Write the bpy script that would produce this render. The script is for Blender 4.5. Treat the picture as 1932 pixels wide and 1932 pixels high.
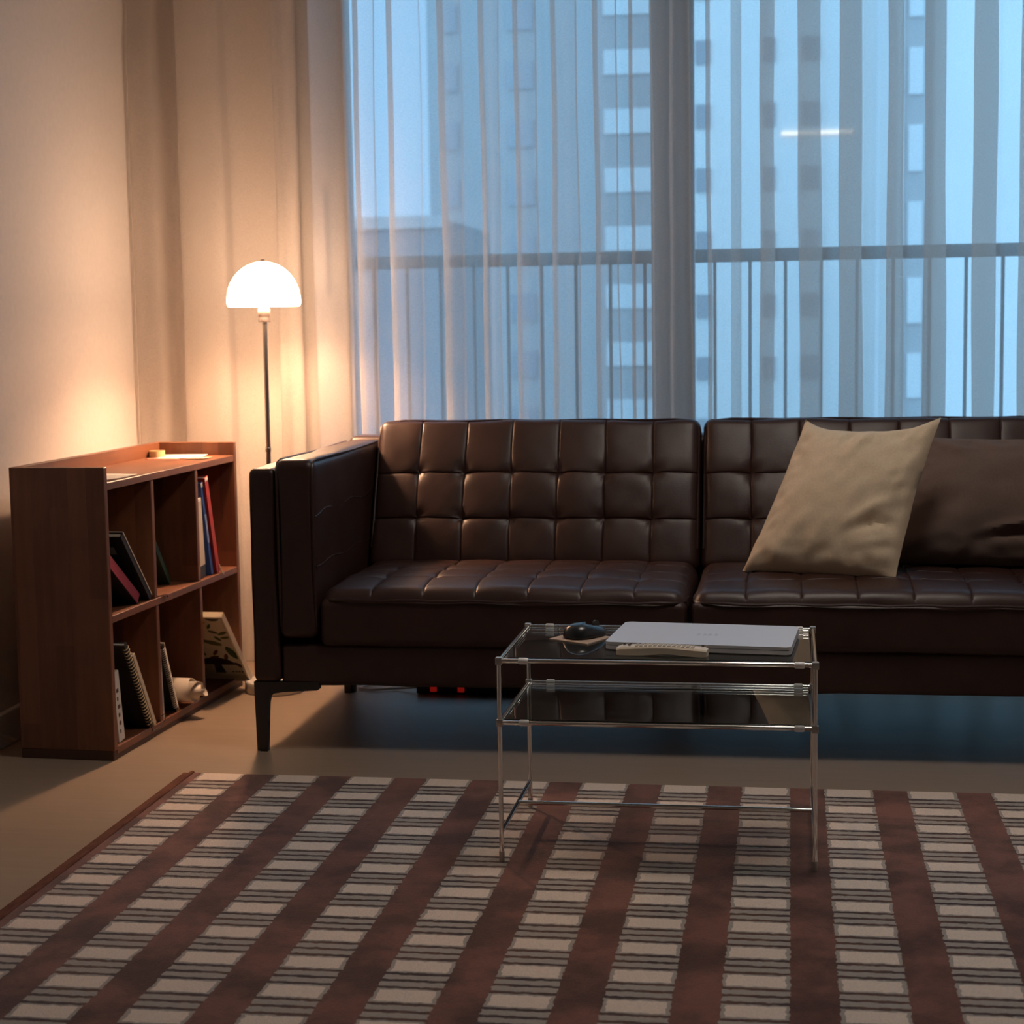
import bpy, bmesh, math, random
from mathutils import Vector, Matrix, noise
random.seed(7)
S = bpy.context.scene
for o in list(bpy.data.objects):
    bpy.data.objects.remove(o)
COL = S.collection

# ------------------------------------------------------------------ camera
F, PITCH, ROLL, YAW = 3300.0, .1078, -.0155, -.158
f_ = Vector((math.sin(YAW)*math.cos(PITCH), math.cos(YAW)*math.cos(PITCH), -math.sin(PITCH)))
r_ = Vector((math.cos(YAW), -math.sin(YAW), 0)); u_ = r_.cross(f_)
rr = r_*math.cos(ROLL)+u_*math.sin(ROLL); uu = -r_*math.sin(ROLL)+u_*math.cos(ROLL)
cd = bpy.data.cameras.new('camera'); cd.sensor_width = 36; cd.sensor_fit = 'HORIZONTAL'; cd.lens = F/1932*36
cd.dof.use_dof = True; cd.dof.focus_distance = 3.45; cd.dof.aperture_fstop = 7.0
cd.clip_start = .02; cd.clip_end = 500
cam = bpy.data.objects.new('camera', cd); COL.objects.link(cam)
cam.matrix_world = Matrix(((rr.x, uu.x, -f_.x, 0), (rr.y, uu.y, -f_.y, 0), (rr.z, uu.z, -f_.z, 1.0), (0, 0, 0, 1)))
S.camera = cam

# ------------------------------------------------------------------ world, lights, exposure
S.view_settings.view_transform = 'Standard'; S.view_settings.look = 'None'
S.view_settings.exposure = 0.0; S.view_settings.gamma = 1.0; S.view_settings.use_curve_mapping = False
W = bpy.data.worlds.new('dusk_sky'); S.world = W; W.use_nodes = True
nt = W.node_tree; nt.nodes.clear()
def N(t, ty, **k):
    n = t.nodes.new(ty)
    for a, v in k.items():
        if a.startswith('i_'):
            key = a[2:]; key = int(key) if key.isdigit() else key.replace('_', ' ')
            n.inputs[key].default_value = v
        else: setattr(n, a, v)
    return n
tc = N(nt, 'ShaderNodeTexCoord'); sx = N(nt, 'ShaderNodeSeparateXYZ')
mr = N(nt, 'ShaderNodeMapRange'); mr.inputs[1].default_value = -.6; mr.inputs[2].default_value = .8
mx = N(nt, 'ShaderNodeMix', data_type='RGBA'); mx.inputs[6].default_value = (1.18, 2.4, 3.55, 1); mx.inputs[7].default_value = (.50, 1.02, 1.60, 1)
bg = N(nt, 'ShaderNodeBackground', i_Strength=1.0); wo = N(nt, 'ShaderNodeOutputWorld')
nt.links.new(tc.outputs['Generated'], sx.inputs[0]); nt.links.new(sx.outputs['Y'], mr.inputs[0])
nt.links.new(mr.outputs[0], mx.inputs[0]); nt.links.new(mx.outputs[2], bg.inputs[0])
el = N(nt, 'ShaderNodeMapRange'); el.inputs[1].default_value = .18; el.inputs[2].default_value = .45; el.inputs[3].default_value = 1.0; el.inputs[4].default_value = 1.0   # the sky is brighter overhead
nt.links.new(sx.outputs['Z'], el.inputs[0]); nt.links.new(el.outputs[0], bg.inputs[1]); nt.links.new(bg.outputs[0], wo.inputs[0])

# added warm white fill light above the frame, without a fixture
FILL_W, FILL_COL = 13.5, (1.0, .88, .78)
BULB_W, BULB_COL = 36.0, (1.0, .56, .32)
SHADE_STR = 36.0

# ------------------------------------------------------------------ materials
def mat(name, col=(.5, .5, .5), rough=.5, metal=0, emit=None, estr=0, noise_amt=0, noise_scale=20, bump=0, bscale=200, stretch=(1, 1, 1), spec=.5, col2=None, sheen=0):
    m = bpy.data.materials.new(name); m.use_nodes = True
    t = m.node_tree; p = t.nodes['Principled BSDF']
    p.inputs['Base Color'].default_value = (*col, 1); p.inputs['Roughness'].default_value = rough
    p.inputs['Metallic'].default_value = metal; p.inputs['Specular IOR Level'].default_value = spec
    if sheen: p.inputs['Sheen Weight'].default_value = sheen
    if emit: p.inputs['Emission Color'].default_value = (*emit, 1); p.inputs['Emission Strength'].default_value = estr
    tc = mp = None
    if noise_amt or bump or col2:
        tc = N(t, 'ShaderNodeTexCoord'); mp = N(t, 'ShaderNodeMapping'); mp.inputs['Scale'].default_value = stretch
        t.links.new(tc.outputs['Object'], mp.inputs[0])
    if noise_amt or col2:
        nz = N(t, 'ShaderNodeTexNoise', i_Scale=noise_scale, i_Detail=5.0, i_Roughness=.6); t.links.new(mp.outputs[0], nz.inputs['Vector'])
        mr = N(t, 'ShaderNodeMapRange'); mr.inputs[1].default_value = .3; mr.inputs[2].default_value = .7
        t.links.new(nz.outputs[0], mr.inputs[0])
        c2 = col2 if col2 else tuple(c*(1-noise_amt) for c in col)
        mx = N(t, 'ShaderNodeMix', data_type='RGBA'); mx.inputs[6].default_value = (*col, 1); mx.inputs[7].default_value = (*c2, 1)
        t.links.new(mr.outputs[0], mx.inputs[0]); t.links.new(mx.outputs[2], p.inputs['Base Color'])
    if bump:
        nb = N(t, 'ShaderNodeTexNoise', i_Scale=bscale, i_Detail=4.0); t.links.new(mp.outputs[0], nb.inputs['Vector'])
        b = N(t, 'ShaderNodeBump', i_Strength=bump, i_Distance=.002); t.links.new(nb.outputs[0], b.inputs['Height'])
        t.links.new(b.outputs[0], p.inputs['Normal'])
    return m

def M_(t, op, a, b=None, c=None):
    n = N(t, 'ShaderNodeMath', operation=op)
    for i, v in enumerate((a, b, c)):
        if v is None: continue
        if isinstance(v, (int, float)): n.inputs[i].default_value = v
        else: t.links.new(v, n.inputs[i])
    return n.outputs[0]

def wood_mat(name, along, across, base=(.20, .076, .036), dark=(.105, .038, .019)):
    """butcher-block staves: 'along' / 'across' are axis letters of the grain direction and of the stave rows"""
    m = bpy.data.materials.new(name); m.use_nodes = True; t = m.node_tree; p = t.nodes['Principled BSDF']
    p.inputs['Roughness'].default_value = .42
    tc = N(t, 'ShaderNodeTexCoord'); s = N(t, 'ShaderNodeSeparateXYZ'); t.links.new(tc.outputs['Object'], s.inputs[0])
    row = M_(t, 'FLOOR', M_(t, 'MULTIPLY', s.outputs[across], 22.0))
    wn = N(t, 'ShaderNodeTexWhiteNoise', noise_dimensions='1D'); t.links.new(row, wn.inputs['W'])
    seg = M_(t, 'FLOOR', M_(t, 'ADD', M_(t, 'MULTIPLY', s.outputs[along], 3.1), M_(t, 'MULTIPLY', wn.outputs[0], 5.0)))
    wn2 = N(t, 'ShaderNodeTexWhiteNoise', noise_dimensions='2D')
    cb = N(t, 'ShaderNodeCombineXYZ'); t.links.new(row, cb.inputs[0]); t.links.new(seg, cb.inputs[1]); t.links.new(cb.outputs[0], wn2.inputs['Vector'])
    mp = N(t, 'ShaderNodeMapping'); sc = {'X': 38., 'Y': 38., 'Z': 38.}; sc[along] = 3.0
    mp.inputs['Scale'].default_value = (sc['X'], sc['Y'], sc['Z']); t.links.new(tc.outputs['Object'], mp.inputs[0])
    nz = N(t, 'ShaderNodeTexNoise', i_Scale=1.6, i_Detail=6.0, i_Roughness=.65); t.links.new(mp.outputs[0], nz.inputs['Vector'])
    nz2 = N(t, 'ShaderNodeTexNoise', i_Scale=9.0, i_Detail=3.0); t.links.new(tc.outputs['Object'], nz2.inputs['Vector'])
    fac = M_(t, 'ADD', M_(t, 'MULTIPLY', wn2.outputs[0], .28), M_(t, 'ADD', M_(t, 'MULTIPLY', nz.outputs[0], .55), M_(t, 'MULTIPLY', nz2.outputs[0], .35)))
    mr = N(t, 'ShaderNodeMapRange'); mr.inputs[1].default_value = .45; mr.inputs[2].default_value = .85; t.links.new(fac, mr.inputs[0])
    mx = N(t, 'ShaderNodeMix', data_type='RGBA'); mx.inputs[6].default_value = (*base, 1); mx.inputs[7].default_value = (*dark, 1)
    t.links.new(mr.outputs[0], mx.inputs[0]); t.links.new(mx.outputs[2], p.inputs['Base Color'])
    b = N(t, 'ShaderNodeBump', i_Strength=.12, i_Distance=.002); t.links.new(nz.outputs[0], b.inputs['Height']); t.links.new(b.outputs[0], p.inputs['Normal'])
    return m

def fabric_sheer(name):
    m = bpy.data.materials.new(name); m.use_nodes = True; t = m.node_tree; t.nodes.clear()
    tc = N(t, 'ShaderNodeTexCoord'); mp = N(t, 'ShaderNodeMapping'); mp.inputs['Scale'].default_value = (350, 350, 900); t.links.new(tc.outputs['Object'], mp.inputs[0])
    nz = N(t, 'ShaderNodeTexNoise', i_Scale=1.0, i_Detail=2.0); t.links.new(mp.outputs[0], nz.inputs['Vector'])
    d = N(t, 'ShaderNodeBsdfDiffuse'); d.inputs[0].default_value = (.66, .61, .555, 1)
    tl = N(t, 'ShaderNodeBsdfTranslucent'); tl.inputs[0].default_value = (.86, .83, .79, 1)
    tr = N(t, 'ShaderNodeBsdfTransparent'); tr.inputs[0].default_value = (.97, .96, .95, 1)
    m1 = N(t, 'ShaderNodeMixShader', i_0=.58); t.links.new(d.outputs[0], m1.inputs[1]); t.links.new(tl.outputs[0], m1.inputs[2])
    m2 = N(t, 'ShaderNodeMixShader'); mr = N(t, 'ShaderNodeMapRange'); mr.inputs[1].default_value = .3; mr.inputs[2].default_value = .7
    mr.inputs[3].default_value = .43; mr.inputs[4].default_value = .55
    t.links.new(nz.outputs[0], mr.inputs[0]); t.links.new(mr.outputs[0], m2.inputs[0]); t.links.new(m1.outputs[0], m2.inputs[1]); t.links.new(tr.outputs[0], m2.inputs[2])
    o = N(t, 'ShaderNodeOutputMaterial'); t.links.new(m2.outputs[0], o.inputs[0])
    return m

def glass_mat(name, tint=(.9, .93, .92), ior=1.5, haze=0.0):
    m = bpy.data.materials.new(name); m.use_nodes = True; t = m.node_tree; t.nodes.clear()
    fr = N(t, 'ShaderNodeFresnel', i_IOR=ior); tr = N(t, 'ShaderNodeBsdfTransparent'); tr.inputs[0].default_value = (*tint, 1)
    gl = N(t, 'ShaderNodeBsdfGlossy', i_Roughness=.02); mx = N(t, 'ShaderNodeMixShader'); o = N(t, 'ShaderNodeOutputMaterial')
    dz = N(t, 'ShaderNodeBsdfDiffuse'); dz.inputs[0].default_value = (.5, .47, .44, 1); hz = N(t, 'ShaderNodeMixShader', i_0=haze)
    t.links.new(tr.outputs[0], hz.inputs[1]); t.links.new(dz.outputs[0], hz.inputs[2])
    t.links.new(fr.outputs[0], mx.inputs[0]); t.links.new(hz.outputs[0], mx.inputs[1]); t.links.new(gl.outputs[0], mx.inputs[2]); t.links.new(mx.outputs[0], o.inputs[0])
    return m

def rug_mat():
    m = bpy.data.materials.new('rug_pile'); m.use_nodes = True; t = m.node_tree; p = t.nodes['Principled BSDF']
    p.inputs['Roughness'].default_value = .95; p.inputs['Specular IOR Level'].default_value = .1
    p.inputs['Sheen Weight'].default_value = .25
    tc = N(t, 'ShaderNodeTexCoord')
    nd = N(t, 'ShaderNodeTexNoise', i_Scale=70.0, i_Detail=2.0); t.links.new(tc.outputs['Object'], nd.inputs['Vector'])
    sub = N(t, 'ShaderNodeVectorMath', operation='SUBTRACT'); sub.inputs[1].default_value = (.5, .5, .5); t.links.new(nd.outputs['Color'], sub.inputs[0])
    scl = N(t, 'ShaderNodeVectorMath', operation='SCALE'); scl.inputs['Scale'].default_value = .010; t.links.new(sub.outputs[0], scl.inputs[0])
    add = N(t, 'ShaderNodeVectorMath', operation='ADD'); t.links.new(tc.outputs['Object'], add.inputs[0]); t.links.new(scl.outputs[0], add.inputs[1])
    s = N(t, 'ShaderNodeSeparateXYZ'); t.links.new(add.outputs[0], s.inputs[0])
    fx = M_(t, 'ABSOLUTE', M_(t, 'SUBTRACT', M_(t, 'FRACT', M_(t, 'ADD', M_(t, 'DIVIDE', M_(t, 'ADD', s.outputs[0], 1.244), .171), 20.5)), .5))
    fy = M_(t, 'ABSOLUTE', M_(t, 'SUBTRACT', M_(t, 'FRACT', M_(t, 'ADD', M_(t, 'DIVIDE', M_(t, 'SUBTRACT', s.outputs[1], 3.631), .119), 40.5)), .5))
    hem = M_(t, 'GREATER_THAN', s.outputs[1], 3.628)
    incol = M_(t, 'LESS_THAN', fx, .292)
    incol = M_(t, 'MULTIPLY', incol, M_(t, 'GREATER_THAN', s.outputs[0], -1.32))
    creamx = M_(t, 'LESS_THAN', fx, .256)
    creamy = M_(t, 'MAXIMUM', M_(t, 'LESS_THAN', fy, .185), hem)
    cream = M_(t, 'MULTIPLY', creamx, creamy)
    d1 = M_(t, 'LESS_THAN', M_(t, 'ABSOLUTE', M_(t, 'SUBTRACT', fy, .268)), .041)
    dk = M_(t, 'MAXIMUM', d1, M_(t, 'GREATER_THAN', fy, .459))
    dk = M_(t, 'MULTIPLY', dk, M_(t, 'SUBTRACT', 1.0, hem))
    def mixc(fac, a, b):
        n = N(t, 'ShaderNodeMix', data_type='RGBA')
        t.links.new(fac, n.inputs[0])
        for i, v in ((6, a), (7, b)):
            if isinstance(v, tuple): n.inputs[i].default_value = (*v, 1)
            else: t.links.new(v, n.inputs[i])
        return n.outputs[2]
    # brown with nap marks
    nb = N(t, 'ShaderNodeTexNoise', i_Scale=7.0, i_Detail=4.0, i_Roughness=.65); t.links.new(tc.outputs['Object'], nb.inputs['Vector'])
    mb = N(t, 'ShaderNodeMapRange'); mb.inputs[1].default_value = .40; mb.inputs[2].default_value = .60; t.links.new(nb.outputs[0], mb.inputs[0])
    brown = mixc(mb.outputs[0], (.225, .096, .072), (.10, .045, .036))
    md = N(t, 'ShaderNodeMapRange'); md.inputs[1].default_value = .42; md.inputs[2].default_value = .6; t.links.new(nb.outputs[0], md.inputs[0])
    darkc = mixc(md.outputs[0], (.125, .062, .048), (.062, .04, .042))
    greyc = (.40, .365, .325)
    stripes = mixc(dk, greyc, darkc)
    inner = mixc(cream, stripes, (.80, .68, .58))
    allc = mixc(incol, brown, inner)
    fine = N(t, 'ShaderNodeTexNoise', i_Scale=420.0, i_Detail=2.0); t.links.new(tc.outputs['Object'], fine.inputs['Vector'])
    mf = N(t, 'ShaderNodeMapRange'); mf.inputs[1].default_value = .3; mf.inputs[2].default_value = .7; mf.inputs[3].default_value = .86; mf.inputs[4].default_value = 1.08
    t.links.new(fine.outputs[0], mf.inputs[0])
    mul = N(t, 'ShaderNodeVectorMath', operation='SCALE'); t.links.new(allc, mul.inputs[0]); t.links.new(mf.outputs[0], mul.inputs['Scale'])
    t.links.new(mul.outputs[0], p.inputs['Base Color'])
    b = N(t, 'ShaderNodeBump', i_Strength=.5, i_Distance=.004); t.links.new(fine.outputs[0], b.inputs['Height']); t.links.new(b.outputs[0], p.inputs['Normal'])
    return m

def floor_mat():
    m = bpy.data.materials.new('laminate'); m.use_nodes = True; t = m.node_tree; p = t.nodes['Principled BSDF']
    p.inputs['Roughness'].default_value = .42; p.inputs['Specular IOR Level'].default_value = .25
    tc = N(t, 'ShaderNodeTexCoord'); mp = N(t, 'ShaderNodeMapping'); mp.inputs['Scale'].default_value = (3.0, 60., 1.); t.links.new(tc.outputs['Object'], mp.inputs[0])
    nz = N(t, 'ShaderNodeTexNoise', i_Scale=1.5, i_Detail=6.0); t.links.new(mp.outputs[0], nz.inputs['Vector'])
    s = N(t, 'ShaderNodeSeparateXYZ'); t.links.new(tc.outputs['Object'], s.inputs[0])
    row = M_(t, 'FLOOR', M_(t, 'DIVIDE', s.outputs[1], .125)); wn = N(t, 'ShaderNodeTexWhiteNoise', noise_dimensions='1D'); t.links.new(row, wn.inputs['W'])
    fac = M_(t, 'ADD', M_(t, 'MULTIPLY', nz.outputs[0], .8), M_(t, 'MULTIPLY', wn.outputs[0], .3))
    mx = N(t, 'ShaderNodeMix', data_type='RGBA'); mx.inputs[6].default_value = (.33, .255, .19, 1); mx.inputs[7].default_value = (.25, .19, .14, 1)
    t.links.new(fac, mx.inputs[0]); t.links.new(mx.outputs[2], p.inputs['Base Color'])
    return m

MT = {}
MT['leather'] = mat('brown_leather', (.042, .0165, .0115), .42, noise_amt=.35, noise_scale=9, bump=.14, bscale=420, spec=.45)
MT['piping'] = mat('dark_piping', (.03, .012, .009), .4)
MT['black_metal'] = mat('black_metal', (.008, .008, .009), .35, metal=0)
MT['chrome'] = mat('brushed_chrome', (.88, .85, .79), .13, metal=1)
MT['joint'] = mat('satin_joint', (.5, .47, .43), .42, metal=.8)
MT['clip'] = mat('clear_clip', (.95, .94, .92), .25)
MT['glass'] = glass_mat('table_glass', (.86, .89, .88), 1.5, .05)
MT['pane'] = glass_mat('window_glass', (.95, .97, .98), 1.15)
MT['wall'] = mat('wallpaper', (.62, .57, .53), .8, noise_amt=.06, noise_scale=60, bump=.25, bscale=130)
MT['white_paint'] = mat('white_paint', (.72, .69, .65), .5)
MT['frame'] = mat('window_frame_paint', (.40, .38, .36), .5)
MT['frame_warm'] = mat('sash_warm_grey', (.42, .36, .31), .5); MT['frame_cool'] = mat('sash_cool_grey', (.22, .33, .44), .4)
MT['sheer'] = fabric_sheer('sheer_fabric')
MT['beige'] = mat('beige_linen', (.68, .555, .40), .9, noise_amt=.12, noise_scale=180, bump=.35, bscale=900, spec=.15)
MT['mauve'] = mat('taupe_linen', (.17, .12, .10), .9, noise_amt=.12, noise_scale=180, bump=.35, bscale=900, spec=.15)
MT['wood_v'] = wood_mat('acacia_upright', 'Z', 'X'); MT['wood_v2'] = wood_mat('acacia_divider', 'Z', 'X')
MT['wood_h'] = wood_mat('acacia_board', 'Y', 'X'); MT['wood_back'] = wood_mat('acacia_back', 'Y', 'Z')
MT['paper'] = mat('paper', (.68, .62, .54), .8); MT['black_cover'] = mat('black_cover', (.012, .011, .012), .5)
MT['silver'] = mat('silver_aluminium', (.66, .65, .66), .42, metal=.35)
MT['black_plastic'] = mat('black_plastic', (.014, .017, .02), .28)
MT['cream_plastic'] = mat('cream_plastic', (.72, .62, .48), .45)
MT['kraft'] = mat('kraft_card', (.46, .33, .24), .8)
MT['steel'] = mat('lamp_steel', (.42, .38, .34), .3, metal=1)
MT['lamp_white'] = mat('lamp_base_enamel', (.74, .70, .64), .35)

# ------------------------------------------------------------------ mesh helpers
def bmbox(bm, a, b, M=None, bevel=0, seg=2):
    a, b = Vector(a), Vector(b)
    t = bmesh.new(); r = bmesh.ops.create_cube(t, size=1.0)
    bmesh.ops.transform(t, matrix=Matrix.Translation((a+b)/2) @ Matrix.Diagonal((*(b-a), 1)), verts=t.verts)
    if bevel: bmesh.ops.bevel(t, geom=t.edges[:], offset=bevel, segments=seg, affect='EDGES', profile=.5, clamp_overlap=True)
    add(bm, t, M); return bm
def add(bm, t, M=None):
    if M: bmesh.ops.transform(t, matrix=M, verts=t.verts)
    mp = {v: bm.verts.new(v.co) for v in t.verts}
    for f in t.faces:
        nf = bm.faces.new([mp[v] for v in f.verts]); nf.material_index = f.material_index
    t.free()
def tube(bm, pts, r, n=10, closed=False, cap=True):
    pts = [Vector(p) for p in pts]; rings = []; up = None
    rad = r if isinstance(r, (list, tuple)) else [r]*len(pts)
    m = len(pts)
    for i, p in enumerate(pts):
        if closed: d = pts[(i+1) % m]-pts[i-1]
        else: d = pts[min(i+1, m-1)]-pts[max(i-1, 0)]
        d.normalize()
        if up is None: up = Vector((0, 0, 1)) if abs(d.z) < .9 else Vector((1, 0, 0))
        s = d.cross(up).normalized(); up = s.cross(d).normalized()
        rings.append([bm.verts.new(p+rad[i]*(s*math.cos(2*math.pi*k/n)+up*math.sin(2*math.pi*k/n))) for k in range(n)])
    for i in range(m if closed else m-1):
        A, B = rings[i], rings[(i+1) % m]
        for k in range(n): bm.faces.new((A[k], A[(k+1) % n], B[(k+1) % n], B[k]))
    if cap and not closed: bm.faces.new(rings[0][::-1]); bm.faces.new(rings[-1])
    return bm
def lathe(bm, prof, n=40, c=(0, 0, 0)):
    rings = []
    for r, z in prof:
        if r < 1e-6: rings.append([bm.verts.new((c[0], c[1], c[2]+z))])
        else: rings.append([bm.verts.new((c[0]+r*math.cos(2*math.pi*k/n), c[1]+r*math.sin(2*math.pi*k/n), c[2]+z)) for k in range(n)])
    for A, B in zip(rings, rings[1:]):
        for k in range(n):
            k2 = (k+1) % n
            if len(A) == 1 and len(B) == 1: continue
            if len(A) == 1: bm.faces.new((A[0], B[k2], B[k]))
            elif len(B) == 1: bm.faces.new((A[k], A[k2], B[0]))
            else: bm.faces.new((A[k], A[k2], B[k2], B[k]))
    return bm
def prism(bm, poly, axis, a, b):
    """extrude a 2-D polygon along an axis (0,1,2) from a to b"""
    def P(q, t):
        l = list(q); l.insert(axis, t); return Vector(l)
    A = [bm.verts.new(P(q, a)) for q in poly]; B = [bm.verts.new(P(q, b)) for q in poly]
    n = len(poly); bm.faces.new(A[::-1]); bm.faces.new(B)
    for i in range(n): bm.faces.new((A[i], A[(i+1) % n], B[(i+1) % n], B[i]))
    return bm
def root_matrix(o):
    return Matrix.Translation(o.location) @ Matrix.Rotation(o.rotation_euler.z, 4, 'Z')
def obj(name, bm, m, parent=None, local=False, smooth=True, loc=None, extra=()):
    """one mesh object; world-space bm is brought into the parent's frame unless local"""
    bmesh.ops.recalc_face_normals(bm, faces=bm.faces[:])
    if parent is not None and not local:
        p = parent
        while p.parent: p = p.parent
        bmesh.ops.transform(bm, matrix=root_matrix(p).inverted(), verts=bm.verts)
    if loc is not None: bmesh.ops.translate(bm, vec=-Vector(loc), verts=bm.verts)
    me = bpy.data.meshes.new(name); bm.to_mesh(me); bm.free()
    o = bpy.data.objects.new(name, me); COL.objects.link(o)
    me.materials.append(MT[m] if isinstance(m, str) else m)
    for e in extra: me.materials.append(MT[e] if isinstance(e, str) else e)
    if smooth:
        for p in me.polygons: p.use_smooth = True
        try: me.set_sharp_from_angle(angle=math.radians(40))
        except Exception: pass
    if parent is not None: o.parent = parent
    if loc is not None: o.location = loc
    return o
def tag(o, label, cat, group=None):
    o['label'] = label; o['category'] = cat
    if group: o['group'] = group
    return o
def thing(name, label, cat, loc=(0, 0, 0), rz=0, group=None):
    o = bpy.data.objects.new(name, None); COL.objects.link(o); o.location = loc; o.rotation_euler = (0, 0, rz)
    o.empty_display_size = .05
    return tag(o, label, cat, group)
def struct(name, bm, m, parent=None, smooth=False):
    o = obj(name, bm, m, parent, smooth=smooth)
    if parent is None: o['kind'] = 'structure'
    return o
def B(*a, **k): return bmbox(bmesh.new(), *a, **k)
def smoothstep(a, b, x):
    t = min(1, max(0, (x-a)/(b-a))); return t*t*(3-2*t)

# ------------------------------------------------------------------ the setting
XW, YW = -1.88, 5.0
XR, YB, ZC = 1.75, -1.5, 2.35
struct('floor', B((XW-.1, YB-.1, -.1), (XR+.1, YW+.02, 0)), floor_mat())
struct('ceiling', B((XW-.1, YB-.1, ZC), (XR+.1, YW+.12, ZC+.1)), 'white_paint')
struct('wall_left', B((XW-.1, YB-.1, 0), (XW, YW+.12, ZC)), 'wall')
struct('wall_right', B((XR, YB-.1, 0), (XR+.1, YW+.12, ZC)), 'wall')
struct('wall_rear', B((XW-.1, YB-.1, 0), (XR+.1, YB, ZC)), 'wall')
struct('wall_back', B((XW-.1, YW, 0), (-1.41, YW+.12, ZC)), 'wall')
struct('trim_1', B((-1.41, YW, 2.25), (XR, YW+.12, ZC)), 'white_paint')
struct('baseboard_left', B((XW, YB, 0), (XW+.016, YW, .085), bevel=.004), 'white_paint')
# window: frame, mullion, panes
win = bpy.data.objects.new('window_1', None); COL.objects.link(win); win.location = (-1.41, YW+.02, 0); win['kind'] = 'structure'
struct('window_frame', B((-1.41, 5.01, 0), (-1.27, 5.10, 2.25), bevel=.004), 'frame', win)
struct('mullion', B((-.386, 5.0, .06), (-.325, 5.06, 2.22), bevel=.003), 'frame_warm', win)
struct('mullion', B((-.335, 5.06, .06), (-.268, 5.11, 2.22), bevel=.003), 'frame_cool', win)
struct('bottom_rail', B((-1.27, 5.01, 0), (XR, 5.10, .13)), 'frame', win)
struct('top_rail', B((-1.27, 5.01, 2.20), (XR, 5.10, 2.25)), 'frame', win)
struct('window_pane', B((-1.27, 5.03, .06), (-.386, 5.034, 2.20)), 'pane', win)
struct('window_pane', B((-.268, 5.083, .06), (XR, 5.087, 2.20)), 'pane', win)
struct('window_handle', B((-1.356, 4.975, 1.09), (-1.328, 5.012, 1.38), bevel=.006), 'frame', win)

# ------------------------------------------------------------------ outdoors
mg = mat('outdoor_ground', (.16, .17, .18), .9, noise_amt=.3, noise_scale=.05)
struct('ground', B((-160, 5.2, -31), (160, 260, -30)), mg)
struct('balcony_floor', B((-2.4, 5.12, -.12), (2.2, 6.06, -.02)), mat('balcony_tile', (.10, .10, .10), .8))
rail = thing('balcony_railing', 'dark metal balcony railing with thin upright bars outside the window', 'railing', (-.1, 6.0, -.02))
MT['rail_paint'] = mat('rail_paint', (.12, .125, .13), .45)
obj('top_rail', B((-2.4, 5.975, 1.192), (2.2, 6.02, 1.236), bevel=.006), 'rail_paint', rail)
obj('bottom_rail', B((-2.4, 5.985, .06), (2.2, 6.01, .09)), 'rail_paint', rail)
for k in range(34):
    x = -2.019+.118*k
    if x < 2.1: obj('baluster', B((x-.0055, 5.99, -.02), (x+.0055, 6.004, 1.2)), 'rail_paint', rail)
MT['conc_grey'] = mat('tower_grey_render', (.33, .335, .35), .9, noise_amt=.1, noise_scale=.3)
MT['conc_pale'] = mat('tower_pale_render', (.74, .74, .74), .9, noise_amt=.06, noise_scale=.3)
MT['win_dark'] = mat('dark_glazing', (.24, .26, .30), .25)
MT['win_pale'] = mat('pale_glazing', (.56, .58, .60), .3)
MT['lit'] = mat('lit_corridor', (.8, .7, .6), .5, emit=(1, .76, .58), estr=1.3)
def tower(name, label, x0, x1, y, ztop, m):
    t = thing(name, label, 'building', ((x0+x1)/2, y, -30))
    obj('tower_body', B((x0, y, -30), (x1, y+14, ztop)), m, t, smooth=False); return t
def wins(t, x0, x1, y, ztop, zh, step, n, m):
    for k in range(n):
        z = ztop-k*step
        w = obj('window', B((x0, y-.12, z-zh), (x1, y+.05, z)), m, t, smooth=False)
tA = tower('apartment_tower', 'tall grey apartment tower seen through the curtain beside the open sky', -18.8, -4.9, 92, 34, 'conc_grey')
wins(tA, -9.5, -7.0, 92, 17.9, 1.25, 3.0, 10, 'win_pale'); wins(tA, -17.9, -17.2, 92, 17.5, 1.4, 3.0, 10, 'win_dark')
wins(tA, -14.6, -13.2, 92, 17.5, 1.4, 3.0, 10, 'win_dark')
tB = tower('apartment_tower', 'pale apartment tower with narrow dark windows and a lit corridor strip', -4.6, 4.05, 85, 40, 'conc_pale')
for a, b in ((-4.42, -3.72), (-1.23, -.68), (.54, 1.35)): wins(tB, a, b, 85, 17.1, 1.1, 2.98, 9, 'win_dark')
lb = obj('corridor_light', B((-.37, 84.85, 9.58), (2.95, 85.02, 9.76)), 'lit', tB, smooth=False); lb['label'] = 'lit strip of warm corridor light'
tC = tower('apartment_tower', 'palest tower on the far right with tall bright stairwell windows', 4.1, 16.0, 70, 40, 'conc_pale')
stair = obj('stairwell_band', B((4.33, 69.85, -30), (5.42, 70.05, 40)), 'conc_grey', tC, smooth=False)
wins(tC, 4.5, 5.05, 69.85, 14.1, 1.75, 2.9, 7, 'win_pale')
low = thing('low_building', 'low dark building under the open sky beyond the railing', 'building', (-16.5, 60, -30))
obj('building_body', B((-22, 60, -30), (-11.9, 70, 4.62)), mat('low_render', (.16, .17, .19), .9), low, smooth=False)
obj('parapet', B((-22.1, 59.85, 4.3), (-11.8, 60.1, 4.72)), 'conc_grey', low, smooth=False)

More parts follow.
